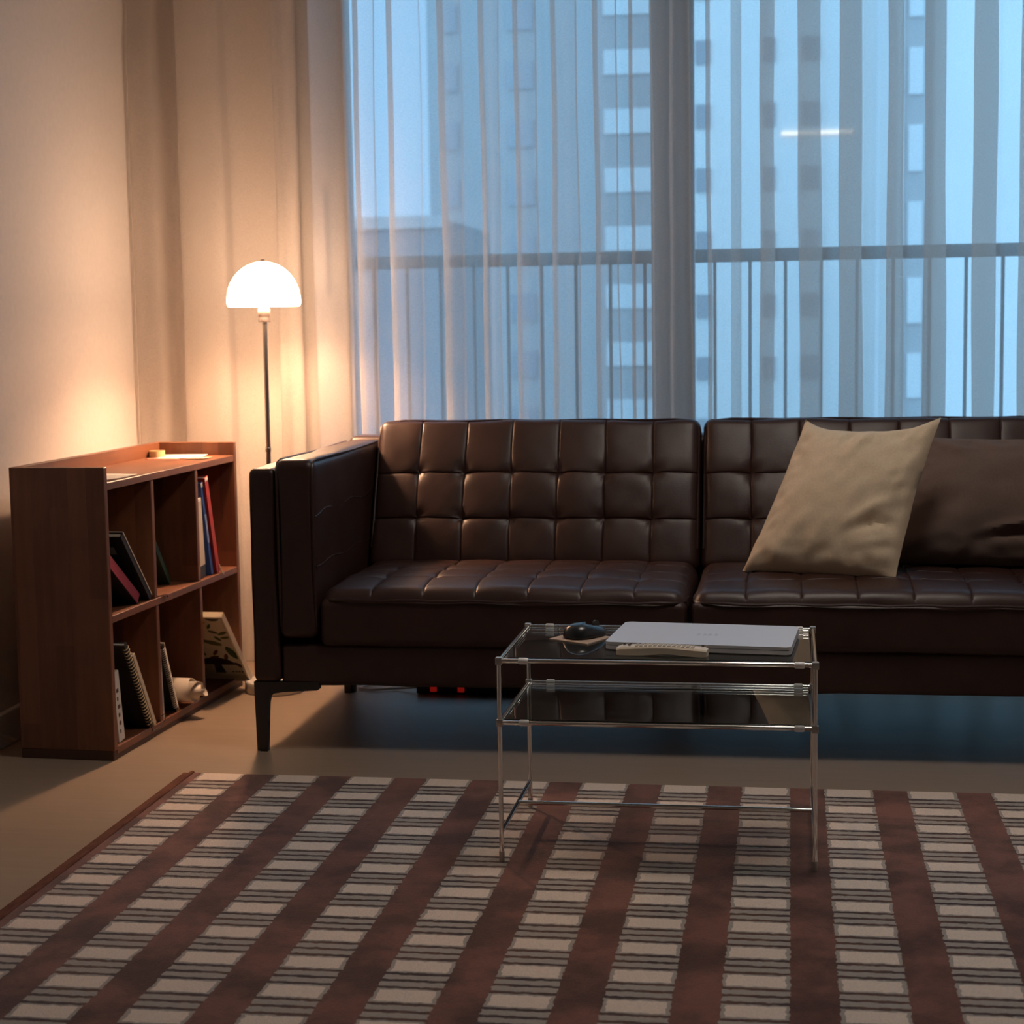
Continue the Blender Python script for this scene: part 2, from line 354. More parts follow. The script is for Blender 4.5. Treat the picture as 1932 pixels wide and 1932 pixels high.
# ------------------------------------------------------------------ sheer curtains
def chaikin(P, n):
    for _ in range(n):
        Q = [P[0]]
        for a, b in zip(P, P[1:]):
            Q += [(a[0]*.75+b[0]*.25, a[1]*.75+b[1]*.25), (a[0]*.25+b[0]*.75, a[1]*.25+b[1]*.75)]
        Q.append(P[-1]); P = Q
    return P
def curtain(name, label, L, y0, amp, ztop, seed, ovl, wide=False):
    """pleated cloth: panels alternate front/back and double over in a narrow S at every position in L"""
    R = random.Random(seed); rows = []
    NZ = 26
    ph = [R.uniform(0, 6.28) for _ in L]; dr = [R.uniform(-.010, .010) for _ in L]; am = [R.uniform(.75, 1.25) for _ in L]; ov = [R.uniform(.6, 1.3) for _ in L]
    mid = [R.uniform(-.25, .3) for _ in L]
    for j in range(NZ+1):
        z = .012+(ztop-.012)*j/NZ; h = z/ztop
        P = []
        X = []
        for i, x in enumerate(L):
            g = 1 if 0 < i < len(L)-1 else 0
            X.append(x+g*(dr[i]*(1-h)*1.2+.0022*math.sin(ph[i]+z*3.1)+.0012*math.sin(2*ph[i]+z*9)))
        if wide:      # deep pleats: every second panel is three layers of cloth lying on each other
            for i in range(0, len(L)-2, 2):
                a, b, c = X[i], X[i+1], X[i+2]; d = min(.004, (c-b)*.15); A = amp*am[i]
                P += [(a+.15*(b-a), y0-.3*A), (a+.45*(b-a), y0+A*(.5+mid[i])), (b, y0+A), (b+.5*(c-b), y0+A*(1+.3*mid[i+1])), (c-.5*d, y0+.9*A), (c, y0+.6*A), (c-.5*d, y0+.3*A),
                      (b+.5*(c-b), y0+.1*A), (b+.5*d, y0-.2*A), (b, y0-.5*A), (b+.5*d, y0-.8*A), (b+.5*(c-b), y0-A), (c, y0-.8*A)]
            P.append((X[-1], y0))
        for i in range(0 if not wide else len(L), len(L)-1):
            a, b = X[i], X[i+1]; w = b-a; s = 1 if i % 2 else -1
            A = min(amp*(1.5 if w > .07 and b < -1.2 else 1), .75*w+.008)*am[i]
            oa = ovl*ov[i]*(0 if i == 0 else 1); ob = ovl*ov[i+1]*(0 if i == len(L)-2 else 1)
            oa = min(oa, w*.3); ob = min(ob, w*.3)
            P += [(a-oa*.5, y0+s*A*.5), (a-oa*.35+.0*w, y0+s*A*.85), (a+.22*w, y0+s*A), (a+.5*w, y0+s*A*(1+mid[i])),
                  (a+.78*w, y0+s*A), (b+ob*.35, y0+s*A*.85), (b+ob*.5, y0+s*A*.5)]
        rows.append(chaikin(P, 2))
    bm = bmesh.new()
    V = [[bm.verts.new((x, y, .012+(ztop-.012)*j/NZ)) for x, y in r] for j, r in enumerate(rows)]
    for j in range(NZ):
        for k in range(len(V[0])-1): bm.faces.new((V[j][k], V[j][k+1], V[j+1][k+1], V[j+1][k]))
    return tag(obj(name, bm, 'sheer', loc=((L[0]+L[-1])/2, y0, 0)), label, 'curtain', 'sheer curtains across the window')
LA = [-1.868, -1.80, -1.722, -1.6, -1.442, -1.385, -1.327, -1.242, -1.212, -1.154, -1.105, -1.023, -.966, -.908, -.849, -.799, -.751, -.694, -.646, -.582, -.529, -.473, -.432, -.379, -.325, -.274, -.221, -.130]
LB = [-.172, -.078, -.038, .019, .081, .134, .191, .257, .302, .358, .411, .482, .542, .6, .655, .72, .78, .86, .93, 1.0, 1.09, 1.17, 1.26, 1.35, 1.45, 1.56, 1.7]
curtain('sheer_curtain', 'long sheer curtain panel glowing warm behind the lit floor lamp', LA, 4.905, .032, 2.30, 3, .009)
curtain('sheer_curtain', 'long sheer curtain panel glowing blue behind the beige cushion', LB, 4.875, .016, 2.30, 5, .006, True)

# ------------------------------------------------------------------ rug
rug = thing('area_rug', 'brown plaid area rug with cream blocks under the glass table', 'rug', (0, 0, 0))
bm = bmesh.new(); bmbox(bm, (-1.315, 1.8, .001), (1.45, 3.668, .011), bevel=.003)
obj('pile', bm, rug_mat(), rug, local=True, smooth=True)
hemm = mat('rug_binding', (.17, .072, .05), .95, noise_amt=.45, noise_scale=25, bump=.6, bscale=300, spec=.1)
bm = bmesh.new(); tube(bm, [(-1.318, 1.8+.06*i, .009+.0012*math.sin(i*1.9)) for i in range(32)]+[(-1.318, 3.67, .009)], .0055, 8)
bmbox(bm, (-1.342, 1.8, .001), (-1.312, 3.676, .0085), bevel=.003)
obj('hem', bm, hemm, rug, local=True)
# ------------------------------------------------------------------ sofa
sofa = thing('leather_sofa', 'dark brown tufted leather sofa in front of the sheer curtains', 'sofa', (-.22, 4.3, 0))
def roundbox(bm, xs, ys, zs, r, disp=None, M=None):
    """surface grid of a box at the given coordinate lists, corners rounded by r, then displaced"""
    lo = Vector((xs[0], ys[0], zs[0])); hi = Vector((xs[-1], ys[-1], zs[-1])); idx = {}; fc = []
    X, Y, Z = len(xs)-1, len(ys)-1, len(zs)-1
    rv = Vector((min(r, (hi.x-lo.x)/2-1e-4), min(r, (hi.y-lo.y)/2-1e-4), min(r, (hi.z-lo.z)/2-1e-4)))
    def vert(i, j, k):
        key = (i, j, k)
        if key in idx: return idx[key]
        p = Vector((xs[i], ys[j], zs[k]))
        q = Vector([min(max(p[a], lo[a]+rv[a]), hi[a]-rv[a]) for a in range(3)])
        d = p-q; m = d.length
        n = d.normalized() if m > 1e-9 else Vector((0, 0, 1))
        p2 = q+n*min(rv) if m > 1e-9 else p
        if disp: p2 = disp(p2, n)
        if M: p2 = M @ p2
        idx[key] = bm.verts.new(p2); return idx[key]
    for i in range(X):
        for j in range(Y):
            for k in (0, Z): fc.append([vert(i, j, k), vert(i+1, j, k), vert(i+1, j+1, k), vert(i, j+1, k)])
    for i in range(X):
        for k in range(Z):
            for j in (0, Y): fc.append([vert(i, j, k), vert(i+1, j, k), vert(i+1, j, k+1), vert(i, j, k+1)])
    for j in range(Y):
        for k in range(Z):
            for i in (0, X): fc.append([vert(i, j, k), vert(i, j+1, k), vert(i, j+1, k+1), vert(i, j, k+1)])
    for f in fc: bm.faces.new(f)
    return bm
def coords(a, b, seams, step, r):
    s = {round(a, 5), round(b, 5)}
    for k in range(1, 7):
        t = r*(1-math.cos(k/6*math.pi/2))
        s.add(round(a+t, 5)); s.add(round(b-t, 5))
    for q in seams:
        for d in (-.011, -.0055, -.0024, 0, .0024, .0055, .011):
            if a < q+d < b: s.add(round(q+d, 5))
    n = int((b-a)/step)
    for k in range(1, n):
        v = a+(b-a)*k/n
        if all(abs(v-q) > .006 for q in s): s.add(round(v, 5))
    return sorted(s)
def cellpos(v, S_):
    for a, b in zip(S_, S_[1:]):
        if a <= v <= b: return (v-a)/(b-a)
    return 0
def tufted(bm, x0, x1, y0, y1, zt, xs, ys, r, M, seed, puff=.011, crown=.012, dim=.006, skew=True):
    """cushion whose +z face is tufted along the lines xs, ys"""
    SX = [x0]+xs+[x1]; SY = [y0]+ys+[y1]
    XS = coords(x0, x1, xs, .014, r); YS = coords(y0, y1, ys, .014, r); ZS = coords(-zt, 0, [], .03, r)
    def disp(p, n):
        w = smoothstep(.25, .9, n.z)
        u = cellpos(p.x, SX); v = cellpos(p.y, SY)
        e = max(0, 16*u*(1-u)*v*(1-v))
        h = puff*(e**.22)-puff*.55
        cx = (p.x-x0)/(x1-x0); cy = (p.y-y0)/(y1-y0)
        h += crown*(max(0, 16*cx*(1-cx)*cy*(1-cy))**.5)
        for a in xs:
            if abs(p.x-a) > .05: continue
            for b in ys:
                d2 = (p.x-a)**2+(p.y-b)**2
                h -= dim*math.exp(-d2/(.016**2))
                # tuck wrinkles running from the button
                h += .0016*math.exp(-d2/(.04**2))*math.sin(5*math.atan2(p.y-b, p.x-a)+seed+a*31)
        h += .0022*noise.noise(Vector((p.x*7, p.y*7, seed)))+.0010*noise.noise(Vector((p.x*22, p.y*22, seed+3)))
        q = p+Vector((0, 0, 1))*h*w
        # seams wander a little
        q.x += w*.0035*noise.noise(Vector((p.x*5, p.y*9, seed+9))); q.y += w*.0035*noise.noise(Vector((p.x*9, p.y*5, seed+17)))
        # soft sides
        q += n*.004*noise.noise(p*6+Vector((seed, 0, 0)))
        return q
    roundbox(bm, XS, YS, ZS, r, disp, M)
def plain(bm, a, b, r, seed=0, puff=.0, M=None, step=.03):
    XS = coords(a[0], b[0], [], step, r); YS = coords(a[1], b[1], [], step, r); ZS = coords(a[2], b[2], [], step, r)
    def disp(p, n): return p+n*(.0030*noise.noise(p*8+Vector((seed, 3, 0))))
    roundbox(bm, XS, YS, ZS, r, disp, M)
SXR = .81                                   # outer right face of the sofa (outside the frame)
def bmn(): return bmesh.new()
bm = bmn(); plain(bm, (-1.246, 3.908, .166), (-1.180, 4.72, .673), .016, 1); obj('arm_panel', bm, 'leather', sofa)
bm = bmn(); plain(bm, (SXR-.066, 3.908, .166), (SXR, 4.72, .673), .016, 2); obj('arm_panel', bm, 'leather', sofa)
def arm_cushion(x0, x1, seed):
    bm = bmn(); plain(bm, (x0, 3.905, .272), (x1, 4.60, .692), .022, seed)
    o = obj('arm_cushion', bm, 'leather', sofa)
    for xx, sg in ((x0, -1), (x1, 1)):
        p = bmn(); e = .005
        tube(p, [(xx-sg*e, 3.915, .30), (xx-sg*e, 3.909, .45), (xx-sg*e, 3.909, .62), (xx-sg*e, 3.911, .672), (xx-sg*e, 3.92, .685), (xx-sg*e, 3.945, .690), (xx-sg*e, 4.1, .689), (xx-sg*e, 4.3, .687), (xx-sg*e, 4.56, .690)], .0035, 6)
        obj('piping', p, 'piping', o)
    for z, dz in ((.565, .006), (.445, .004)):
        for xx, sg in ((x0, -1), (x1, 1)):
            p = bmn(); tube(p, [(xx-sg*.0012+sg*.0008*math.sin(k*2.1), 3.915+.0335*k, z+dz*math.sin(k*.9+z*9)) for k in range(20)], .0022, 6)
            obj('seam', p, 'piping', o)
    return o
arm_cushion(-1.180, -1.086, 4); arm_cushion(SXR-.16, SXR-.066, 6)
bm = bmn(); plain(bm, (-1.180, 3.916, .160), (SXR-.066, 4.70, .256), .012, 8); obj('front_rail', bm, 'leather', sofa)
bm = bmn(); plain(bm, (-1.180, 4.60, .25), (SXR-.066, 4.715, .700), .02, 9); obj('back_frame', bm, 'leather', sofa)
XM = -.222
for i, (x0, x1) in enumerate(((-1.082, XM-.003), (XM+.003, SXR-.164))):
    # seat cushion: tufted top over a plain boxed border
    w = (x1-x0); nx = 7 if i == 0 else 7
    xs = [x0+w*k/nx for k in range(1, nx)]; ys = [-.36+.03, -.24+.03, -.12+.03]
    M = Matrix.Translation((0, 4.40, .386))
    bm = bmn(); tufted(bm, x0, x1, -.492, .02, .07, xs, [-.33, -.21, -.09], .036, M, 11+i*7, puff=.007, crown=.016, dim=.006)
    sc = obj('seat_cushion', bm, 'leather', sofa)
    bm = bmn(); plain(bm, (x0+.001, 3.905, .254), (x1-.001, 4.42, .368), .02, 20+i, step=.02)
    obj('cushion_border', bm, 'leather', sc)
    bm = bmn(); z = .3655
    tube(bm, [(x0+.012, 4.2, z), (x0+.004, 4.0, z), (x0+.008, 3.93, z), (x0+.03, 3.909, z)]+[(x0+.03+(w-.06)*k/20, 3.9045-.002*math.sin(k/20*math.pi), z+.0015*math.sin(k*1.7)) for k in range(1, 20)]+[(x1-.03, 3.909, z), (x1-.008, 3.93, z), (x1-.004, 4.0, z)], .0032, 6)
    obj('piping', bm, 'piping', sc)
    # back cushion, reclined
    lean = math.atan2(.155, .355)
    # local: x = x, y up along the cushion, z = outward normal (towards the room)
    M = Matrix.Translation((0, 4.385, .372)) @ Matrix.Rotation(math.pi/2-lean, 4, 'X')
    Lb = .415
    xs = [x0+w*k/7 for k in range(1, 7)]
    bm = bmn(); tufted(bm, x0, x1, 0, Lb, .13, xs, [.005+.13, .128+.130], .026, M, 31+i*5, puff=.0075, crown=.014, dim=.007)
    bc = obj('back_cushion', bm, 'leather', sofa)
    bm = bmn()
    pl = [(x0+.006, .06, -.010), (x0+.006, Lb-.05, -.010), (x0+.009, Lb-.022, -.011), (x0+.022, Lb-.009, -.012)]+[(x0+.02+(w-.04)*k/16, Lb-.006+.0012*math.sin(k*1.3), -.010) for k in range(1, 16)]+[(x1-.022, Lb-.009, -.012), (x1-.009, Lb-.022, -.011), (x1-.006, Lb-.05, -.010), (x1-.006, .06, -.010)]
    tube(bm, [M @ Vector(p) for p in pl], .0038, 6)
    obj('piping', bm, 'piping', bc)
def sofa_leg(x, y, sx, sy):
    bm = bmn()
    # corner plate with a curved gusset flowing into a tapering post
    prof = [(0, .168), (.158, .168), (.158, .152), (.152, .149), (.070, .144), (.048, .140), (.038, .132), (.034, .115), (.028, .0), (.011, .0), (.006, .08), (.002, .14)]
    t = bmn(); prism(t, [(a, b) for a, b in prof], 1, 0, .018)
    bmesh.ops.transform(t, matrix=Matrix.Translation((x, y, 0)) @ Matrix.Diagonal((sx, sy, 1, 1)), verts=t.verts); add(bm, t)
    t = bmn(); prism(t, [(a, b) for a, b in prof], 0, 0, .018)
    bmesh.ops.transform(t, matrix=Matrix.Translation((x, y, 0)) @ Matrix.Diagonal((sx, sy, 1, 1)), verts=t.verts); add(bm, t)
    obj('leg', bm, 'black_metal', sofa, smooth=False)
sofa_leg(-1.246, 3.912, 1, 1); sofa_leg(-1.20, 4.60, 1, -1); sofa_leg(SXR-.002, 3.912, -1, 1); sofa_leg(SXR-.03, 4.60, -1, -1)

# scatter cushions
def pillow(name, label, BL, BR, TR, TL, T, m, seed, pinch=.05, flip=1, folds=(), top=.10):
    BL, BR, TR, TL = map(Vector, (BL, BR, TR, TL)); c = (BL+BR+TR+TL)/4
    nrm = (BR-BL).cross(TL-BL).normalized()*flip     # towards the viewer
    n = 46; bm = bmn(); V = {}
    for side in (1, -1):
        for i in range(n+1):
            for j in range(n+1):
                s = -1+2*i/n; t = -1+2*j/n
                edge = i in (0, n) or j in (0, n)
                if edge and side == -1: V[(side, i, j)] = V[(1, i, j)]; continue
                pt = top if t > 0 else pinch*.5
                s2 = s*(1-pinch*(1-t*t)); t2 = t*(1-pt*(1-abs(s)**3))
                a = (s2+1)/2; b = (t2+1)/2
                p = BL*(1-a)*(1-b)+BR*a*(1-b)+TR*a*b+TL*(1-a)*b
                th = T*((1-s**4)*(1-t**4))**.56*(.62+.38*(1-s*s)*(1-t*t))
                wv = 0
                if not edge:
                    wv = .010*noise.noise(Vector((s*1.7, t*1.7, seed)))+.0045*noise.noise(Vector((s*4.5, t*4.5, seed+2)))
                    rim = max(abs(s), abs(t))
                    wv += .010*smoothstep(.55, .9, rim)*noise.noise(Vector((s*7+3, t*7, seed+5)))
                    for (cx, cy, ang, ln, wd, hh) in folds:
                        dx, dy = s-cx, t-cy; al = dx*math.cos(ang)+dy*math.sin(ang); ac = -dx*math.sin(ang)+dy*math.cos(ang)
                        ac += .25*al*al
                        wv += .85*hh*math.exp(-(al/ln)**2)*math.exp(-(ac/wd)**2)
                    wv *= min(1, (1-rim)*6)
                if edge: p = p+nrm*.008*noise.noise(Vector((s*3, t*3, seed+8)))
                V[(side, i, j)] = bm.verts.new(p+nrm*(side*th+(wv if side == 1 else -wv)))
    for side in (1, -1):
        for i in range(n):
            for j in range(n):
                q = [V[(side, i, j)], V[(side, i+1, j)], V[(side, i+1, j+1)], V[(side, i, j+1)]]
                bm.faces.new(q)
    return tag(obj(name, bm, m, loc=c), label, 'cushion')
pillow('throw_cushion', 'square beige linen cushion tilted on its corner on the leather sofa', (-.112, 4.20, .398), (.242, 4.075, .396), (.352, 4.21, .764), (.040, 4.33, .754), .074, 'beige', 2.3, pinch=.05, top=.17,
       folds=[(.55, -.25, .6, .35, .07, .012), (.6, -.42, .3, .3, .06, -.012), (.72, -.62, .2, .25, .05, .009), (.1, .72, 1.1, .22, .06, .008), (-.15, .8, 1.3, .2, .05, -.008), (.8, .1, 1.3, .4, .05, .007)])
pillow('throw_cushion', 'dark taupe cushion half hidden behind the tilted beige one', (.215, 4.30, .40), (.70, 4.27, .40), (.71, 4.42, .712), (.30, 4.44, .712), .085, 'mauve', 7.7, pinch=.05,
       folds=[(.35, -.5, .15, .35, .06, .014), (.3, -.62, .1, .3, .05, -.016), (-.6, .8, -.5, .3, .06, .010)])

# ------------------------------------------------------------------ floor lamp
LX, LY = -1.401, 4.592
lamp = thing('floor_lamp', 'lit floor lamp with white dome shade and round white base', 'lamp', (LX, LY, 0))
bm = lathe(bmn(), [(0, .0), (.081, .0), (.083, .003), (.083, .028), (.081, .031), (.0, .0315)], 56, (LX, LY, 0)); obj('base', bm, 'lamp_white', lamp)
bm = tube(bmn(), [(LX, LY, .03), (LX, LY, .5), (LX+.001, LY, 1.03)], .0065, 14)
lathe(bm, [(.0066, .0), (.008, .002), (.008, .012), (.0066, .014)], 14, (LX, LY, .66)); obj('pole', bm, 'steel', lamp)
bm = lathe(bmn(), [(0, 0), (.0165, .0), (.0165, .010), (.0155, .013), (.0165, .016), (.0165, .034), (.012, .040), (.009, .05), (0, .05)], 24, (LX, LY, 1.012)); obj('socket', bm, mat('smoked_socket', (.014, .011, .010), .4, spec=.25), lamp)
zs0 = 1.054; R0 = .099
prof = []
for k in range(0, 25):
    a = k/24*math.pi/2
    prof.append((R0*math.cos(a)*1.0, .014+.106*math.sin(a)))
prof = [(R0*.955, 0), (R0*.985, .003), (R0, .009)]+prof
inner = [(max(0, r-.003), z-.002) for r, z in prof[::-1]]
inner = [(r, z) for r, z in inner if z > .002]+[(R0*.955, 0)]
MT['shade'] = mat('opal_glass', (.85, .8, .72), .3, emit=(1, .62, .39), estr=SHADE_STR)
def clear_bulb():
    m = bpy.data.materials.new('clear_bulb'); m.use_nodes = True; t = m.node_tree; t.nodes.clear()
    tr = N(t, 'ShaderNodeBsdfTransparent'); gl = N(t, 'ShaderNodeBsdfGlossy', i_Roughness=.1); mx = N(t, 'ShaderNodeMixShader', i_0=.08); o = N(t, 'ShaderNodeOutputMaterial')
    t.links.new(tr.outputs[0], mx.inputs[1]); t.links.new(gl.outputs[0], mx.inputs[2]); t.links.new(mx.outputs[0], o.inputs[0]); return m
MT['bulb_glass'] = clear_bulb()
sh = obj('lamp_shade', lathe(bmn(), prof+inner, 56, (LX, LY, zs0)), 'shade', lamp)
obj('finial', lathe(bmn(), [(0, 0), (.006, 0), (.006, .006), (.004, .009), (0, .009)], 16, (LX, LY, zs0+.118)), 'steel', lamp)
obj('bulb', lathe(bmn(), [(0, .0), (.010, .0), (.012, .01), (.019, .026), (.018, .038), (.010, .048), (0, .050)], 20, (LX, LY, 1.076)), 'bulb_glass', lamp)
ld = bpy.data.lights.new('bulb_light', 'POINT'); ld.energy = BULB_W; ld.color = BULB_COL; ld.shadow_soft_size = .024
lo = bpy.data.objects.new('bulb_light', ld); COL.objects.link(lo); lo.parent = lamp; lo.location = (0, 0, 1.119)

# fill light added at ceiling height to brighten the room, out of frame
def area(name, loc, sx, sy, w, col, rot=(0, 0, 0)):
    d = bpy.data.lights.new(name, 'AREA'); d.shape = 'RECTANGLE'; d.size = sx; d.size_y = sy; d.energy = w; d.color = col
    o = bpy.data.objects.new(name, d); COL.objects.link(o); o.location = loc; o.rotation_euler = rot; return o
area('added_fill_light', (.10, 3.35, ZC-.02), .5, .5, FILL_W, FILL_COL)

# ------------------------------------------------------------------ bookshelf
shelf = thing('bookshelf', 'low brown acacia open bookshelf of six cubbies against the left wall', 'bookshelf', (-1.548, 3.79, 0), math.radians(-2.44))
D, LEN, T = -.235, .861, .018
def sb(name, a, b, m, bevel=.0015): return obj(name, B(a, b, bevel=bevel, seg=1), m, shelf, local=True, smooth=False)
sb('side_panel', (D, 0, .022), (0, T, .685), 'wood_v'); sb('side_panel', (D, LEN-T, .022), (0, LEN, .685), 'wood_v')
sb('top_board', (D+T, T, .631), (-.001, LEN-T, .649), 'wood_h'); sb('shelf_board', (D+T, T, .321), (-.001, LEN-T, .339), 'wood_h')
sb('bottom_board', (D+T, T, .012), (-.001, LEN-T, .030), 'wood_h'); sb('plinth', (D, 0, 0), (-.002, LEN, .022), mat('dark_plinth', (.07, .028, .016), .5))
sb('back_panel', (D, T, .022), (D+T, LEN-T, .685), 'wood_back')
for u0 in (.270, .558):
    sb('divider', (D+T, u0, .339), (-.002, u0+T, .631), 'wood_v2'); sb('divider', (D+T, u0+.006, .030), (-.002, u0+.006+T, .321), 'wood_v2')
SM = root_matrix(shelf)
def slot(u, z, lean=0, off=0, tw=0):
    """frame of a leaning thing on the shelf: x outwards, y along the shelf, z up; pivots at its lower left front edge"""
    return SM @ Matrix.Translation((off, u, z)) @ Matrix.Rotation(math.radians(tw), 4, 'Z') @ Matrix.Rotation(math.radians(lean), 4, 'X')
CM = {}
def col(name, c, rough=.55):
    if name not in CM: CM[name] = mat(name, c, rough)
    return CM[name]
def put(name, M, label, cat, group=None):
    """Empty whose children are modelled in the frame M"""
    o = bpy.data.objects.new(name, None); COL.objects.link(o); o.matrix_world = M; o.empty_display_size = .03
    return tag(o, label, cat, group)
def book(label, u, z, lean, t, h, d, off, cover, pages='paper', group='books in the shelf', spine_mark=None, name='book', tw=0):
    M = slot(u, z, lean, off, tw); o = put(name, M, label, 'book' if name == 'book' else 'notebook', group)
    c = .0022
    bm = bmn(); bmbox(bm, (-d, 0, 0), (0, c, h)); bmbox(bm, (-d, t-c, 0), (0, t, h)); bmbox(bm, (-c, c, 0), (0, t-c, h))
    obj('cover', bm, cover, o, local=True, smooth=False)
    obj('pages', B((-d+.004, c, .003), (-c-.0005, t-c, h-.003)), pages, o, local=True, smooth=False)
    if spine_mark:
        for nm, z0, z1, mm in spine_mark: obj(nm, B((-.001, .0015, z0), (.0006, t-.0015, z1)), mm, o, local=True, smooth=False)
    return o
white = col('white_print', (.75, .72, .66)); red = col('red_cloth', (.36, .022, .018)); blue = col('blue_cloth', (.03, .09, .33)); pinkc = col('crimson_cloth', (.34, .03, .055))
green = col('dark_green_cloth', (.006, .03, .014)); cream = col('cream_cloth', (.56, .48, .37)); bk = MT['black_cover']; pale = col('pale_blue_cloth', (.42, .50, .56))
# upper left cubby
book('black book with crimson spine slumped low in the upper near cubby', .186, .340, 54, .028, .20, .17, -.012, bk, spine_mark=[('spine', .0, .2, pinkc)])
b = book('large black framed book leaning over the crimson spine', .244, .341, 42, .016, .232, .19, -.004, bk, pages=cream)
obj('cover_plate', B((-.15, -.0008, .17), (-.03, .0004, .195)), col('silver_print', (.25, .23, .22), .35), b, local=True, smooth=False)
obj('corner_edge', B((-.19, .0155, .0), (.0006, .0185, .232)), cream, b, local=True, smooth=False)
# upper middle cubby
book('dark green book leaning deep inside the upper middle cubby', .492, .340, 39, .016, .235, .14, -.055, green)
bm = bmn(); tube(bm, [SM @ Vector(p) for p in ((-.03, .291, .3405), (-.006, .300, .3412), (.0, .318, .3412), (.001, .336, .340), (.003, .340, .333))], .0016, 6)
tag(obj('ribbon_bookmark', bm, col('brown_ribbon', (.09, .035, .03)), loc=SM @ Vector((-.006, .3, .341))), 'thin brown ribbon bookmark on the edge of the upper middle cubby', 'ribbon')
# upper right cubby
book('cream book with a black foot beside the blue one', .598, .340, 5, .040, .212, .15, -.012, cream, spine_mark=[('spine_foot', .0, .032, bk), ('spine_head', .203, .2115, white)])
book('blue book between the cream and the red books', .673, .340, 13.0, .015, .258, .16, -.010, blue, spine_mark=[('spine_label', .245, .257, white), ('spine_title', .09, .17, white if False else col('pale_title', (.25, .35, .6)))])
b = book('red book leaning outermost toward the far end panel', .698, .340, 14.6, .022, .272, .17, -.004, red, spine_mark=[('spine_label', .262, .2715, white)])
bm = bmn(); tube(bm, [(.0015, .019, .02), (.003, .020, .005), (.006, .022, -.004), (.008, .026, -.012)], .0014, 6); obj('ribbon', bm, cream, b, local=True)
# lower left cubby
def coil(o, d, t, h, m, n=30, r=.0065, x=-.002):
    bm = bmn()
    for k in range(n):
        zc = .012+(h-.024)*k/(n-1)
        tube(bm, [(x+r*math.cos(a), t/2+(t/2+.003)*math.sin(a), zc) for a in [2*math.pi*i/8 for i in range(8)]], .0013, 5, closed=True)
    q = obj('spiral_binding', bm, m, o, local=True); return q
b = book('white patterned notebook upright by the near side panel', .050, .031, 8, .032, .170, .15, -.010, white, name='notebook')
for k in range(7):
    zz = .02+.02*k; w = (.006, .012, .010, .016, .008, .014, .010)[k]
    if k == 6: break
    obj('printed_mark', B((-.001, .010, zz), (.0007, .010+w*.8, zz+.009)), col('mark_ink', (.12, .05, .03)), b, local=True, smooth=False)
b = book('black spiral notebook leaning in the lower near cubby', .206, .031, 30, .014, .262, .19, .0, bk, name='notebook'); coil(b, .19, .014, .262, col('brass_wire', (.45, .36, .22), .35), 26)
bm = bmn(); tube(bm, [(.001, .002, .03), (.006, -.004, .012), (.010, -.008, -.004), (.016, .02, -.016), (.018, .05, -.018), (.014, .065, -.012), (.012, .05, -.006)], .0012, 6); obj('elastic_cord', bm, bk, b, local=True)
book('cream notebook leaning behind the black spiral notebook', .226, .0315, 30.4, .013, .225, .18, .004, cream, name='notebook')
# lower middle cubby
book('thin pale blue notebook upright against the near divider', .305, .031, 3, .008, .175, .14, -.006, pale, name='notebook')
b = book('dark spiral notebook with white coil beside the paper roll', .388, .031, 23, .010, .200, .15, -.006, bk, name='notebook'); coil(b, .15, .010, .200, white, 30, r=.0055)
obj('back_board', B((-.15, .0102, -.001), (.003, .0125, .201)), white, b, local=True, smooth=False)
# rolled paper
bm = bmn(); NU = 70; rows = []
for j in range(9):
    lx = -.20+.205*j/8; ring = []
    for k in range(NU):
        a = k/(NU-1)*2*math.pi*3.2+2.2; rr_ = .008+.029*k/(NU-1)
        sq = 1+.10*math.sin(2*a+.6)
        ext = (j/8)**6*(.045*(1-k/(NU-1))+.006*math.sin(a*1.5))
        ring.append(bm.verts.new((lx+ext, .462+rr_*sq*math.cos(a)*1.05, .0685+rr_*math.sin(a)*(.98)+.004*noise.noise(Vector((lx*9, a, 2))))))
    rows.append(ring)
for A_, B_ in zip(rows, rows[1:]):
    for k in range(NU-1): bm.faces.new((A_[k], A_[k+1], B_[k+1], B_[k]))
bmesh.ops.transform(bm, matrix=SM, verts=bm.verts)
ro = obj('paper_roll', bm, 'paper', loc=SM @ Vector((-.1, .462, .03)))
sm_ = ro.modifiers.new('thickness', 'SOLIDIFY'); sm_.thickness = .0008
tag(ro, 'loose white paper roll lying in the lower middle cubby', 'paper roll')
# illustrated tray
M = slot(.815, .034, 44, .044); tray = put('serving_tray', M, 'cream tray printed with mushrooms and leaves leaning in the far cubby', 'tray')
h, w, rim = .298, .235, .016
obj('tray_bottom', B((-w, 0, 0), (0, .003, h), bevel=.001), col('tray_cream', (.68, .60, .46)), tray, local=True, smooth=False)
bm = bmn(); e = .007
for a, b in (((-w, -rim, 0), (0, .003, e)), ((-w, -rim, h-e), (0, .003, h)), ((-w, -rim, 0), (-w+e, .003, h)), ((-e, -rim, 0), (0, .003, h))): bmbox(bm, a, b, bevel=.0015)
obj('tray_rim', bm, col('tray_rim_lacquer', (.62, .54, .40), .25), tray, local=True, smooth=False)
def motif(name, pts, c, y=-.0006):
    bm = bmn(); prism(bm, pts, 1, y, .0002); obj(name, bm, c, tray, local=True, smooth=False)
def blob(cx, cz, a, b, rot=0, n=14, f=lambda t: 1):
    return [(cx+f(t)*(a*math.cos(t)*math.cos(rot)-b*math.sin(t)*math.sin(rot)), cz+f(t)*(a*math.cos(t)*math.sin(rot)+b*math.sin(t)*math.cos(rot))) for t in [2*math.pi*k/n for k in range(n)]]
br = col('mushroom_ink', (.16, .065, .03)); dkb = col('dark_ink', (.035, .02, .015)); ol = col('olive_ink', (.10, .11, .025)); gr = col('leaf_ink', (.04, .085, .02))
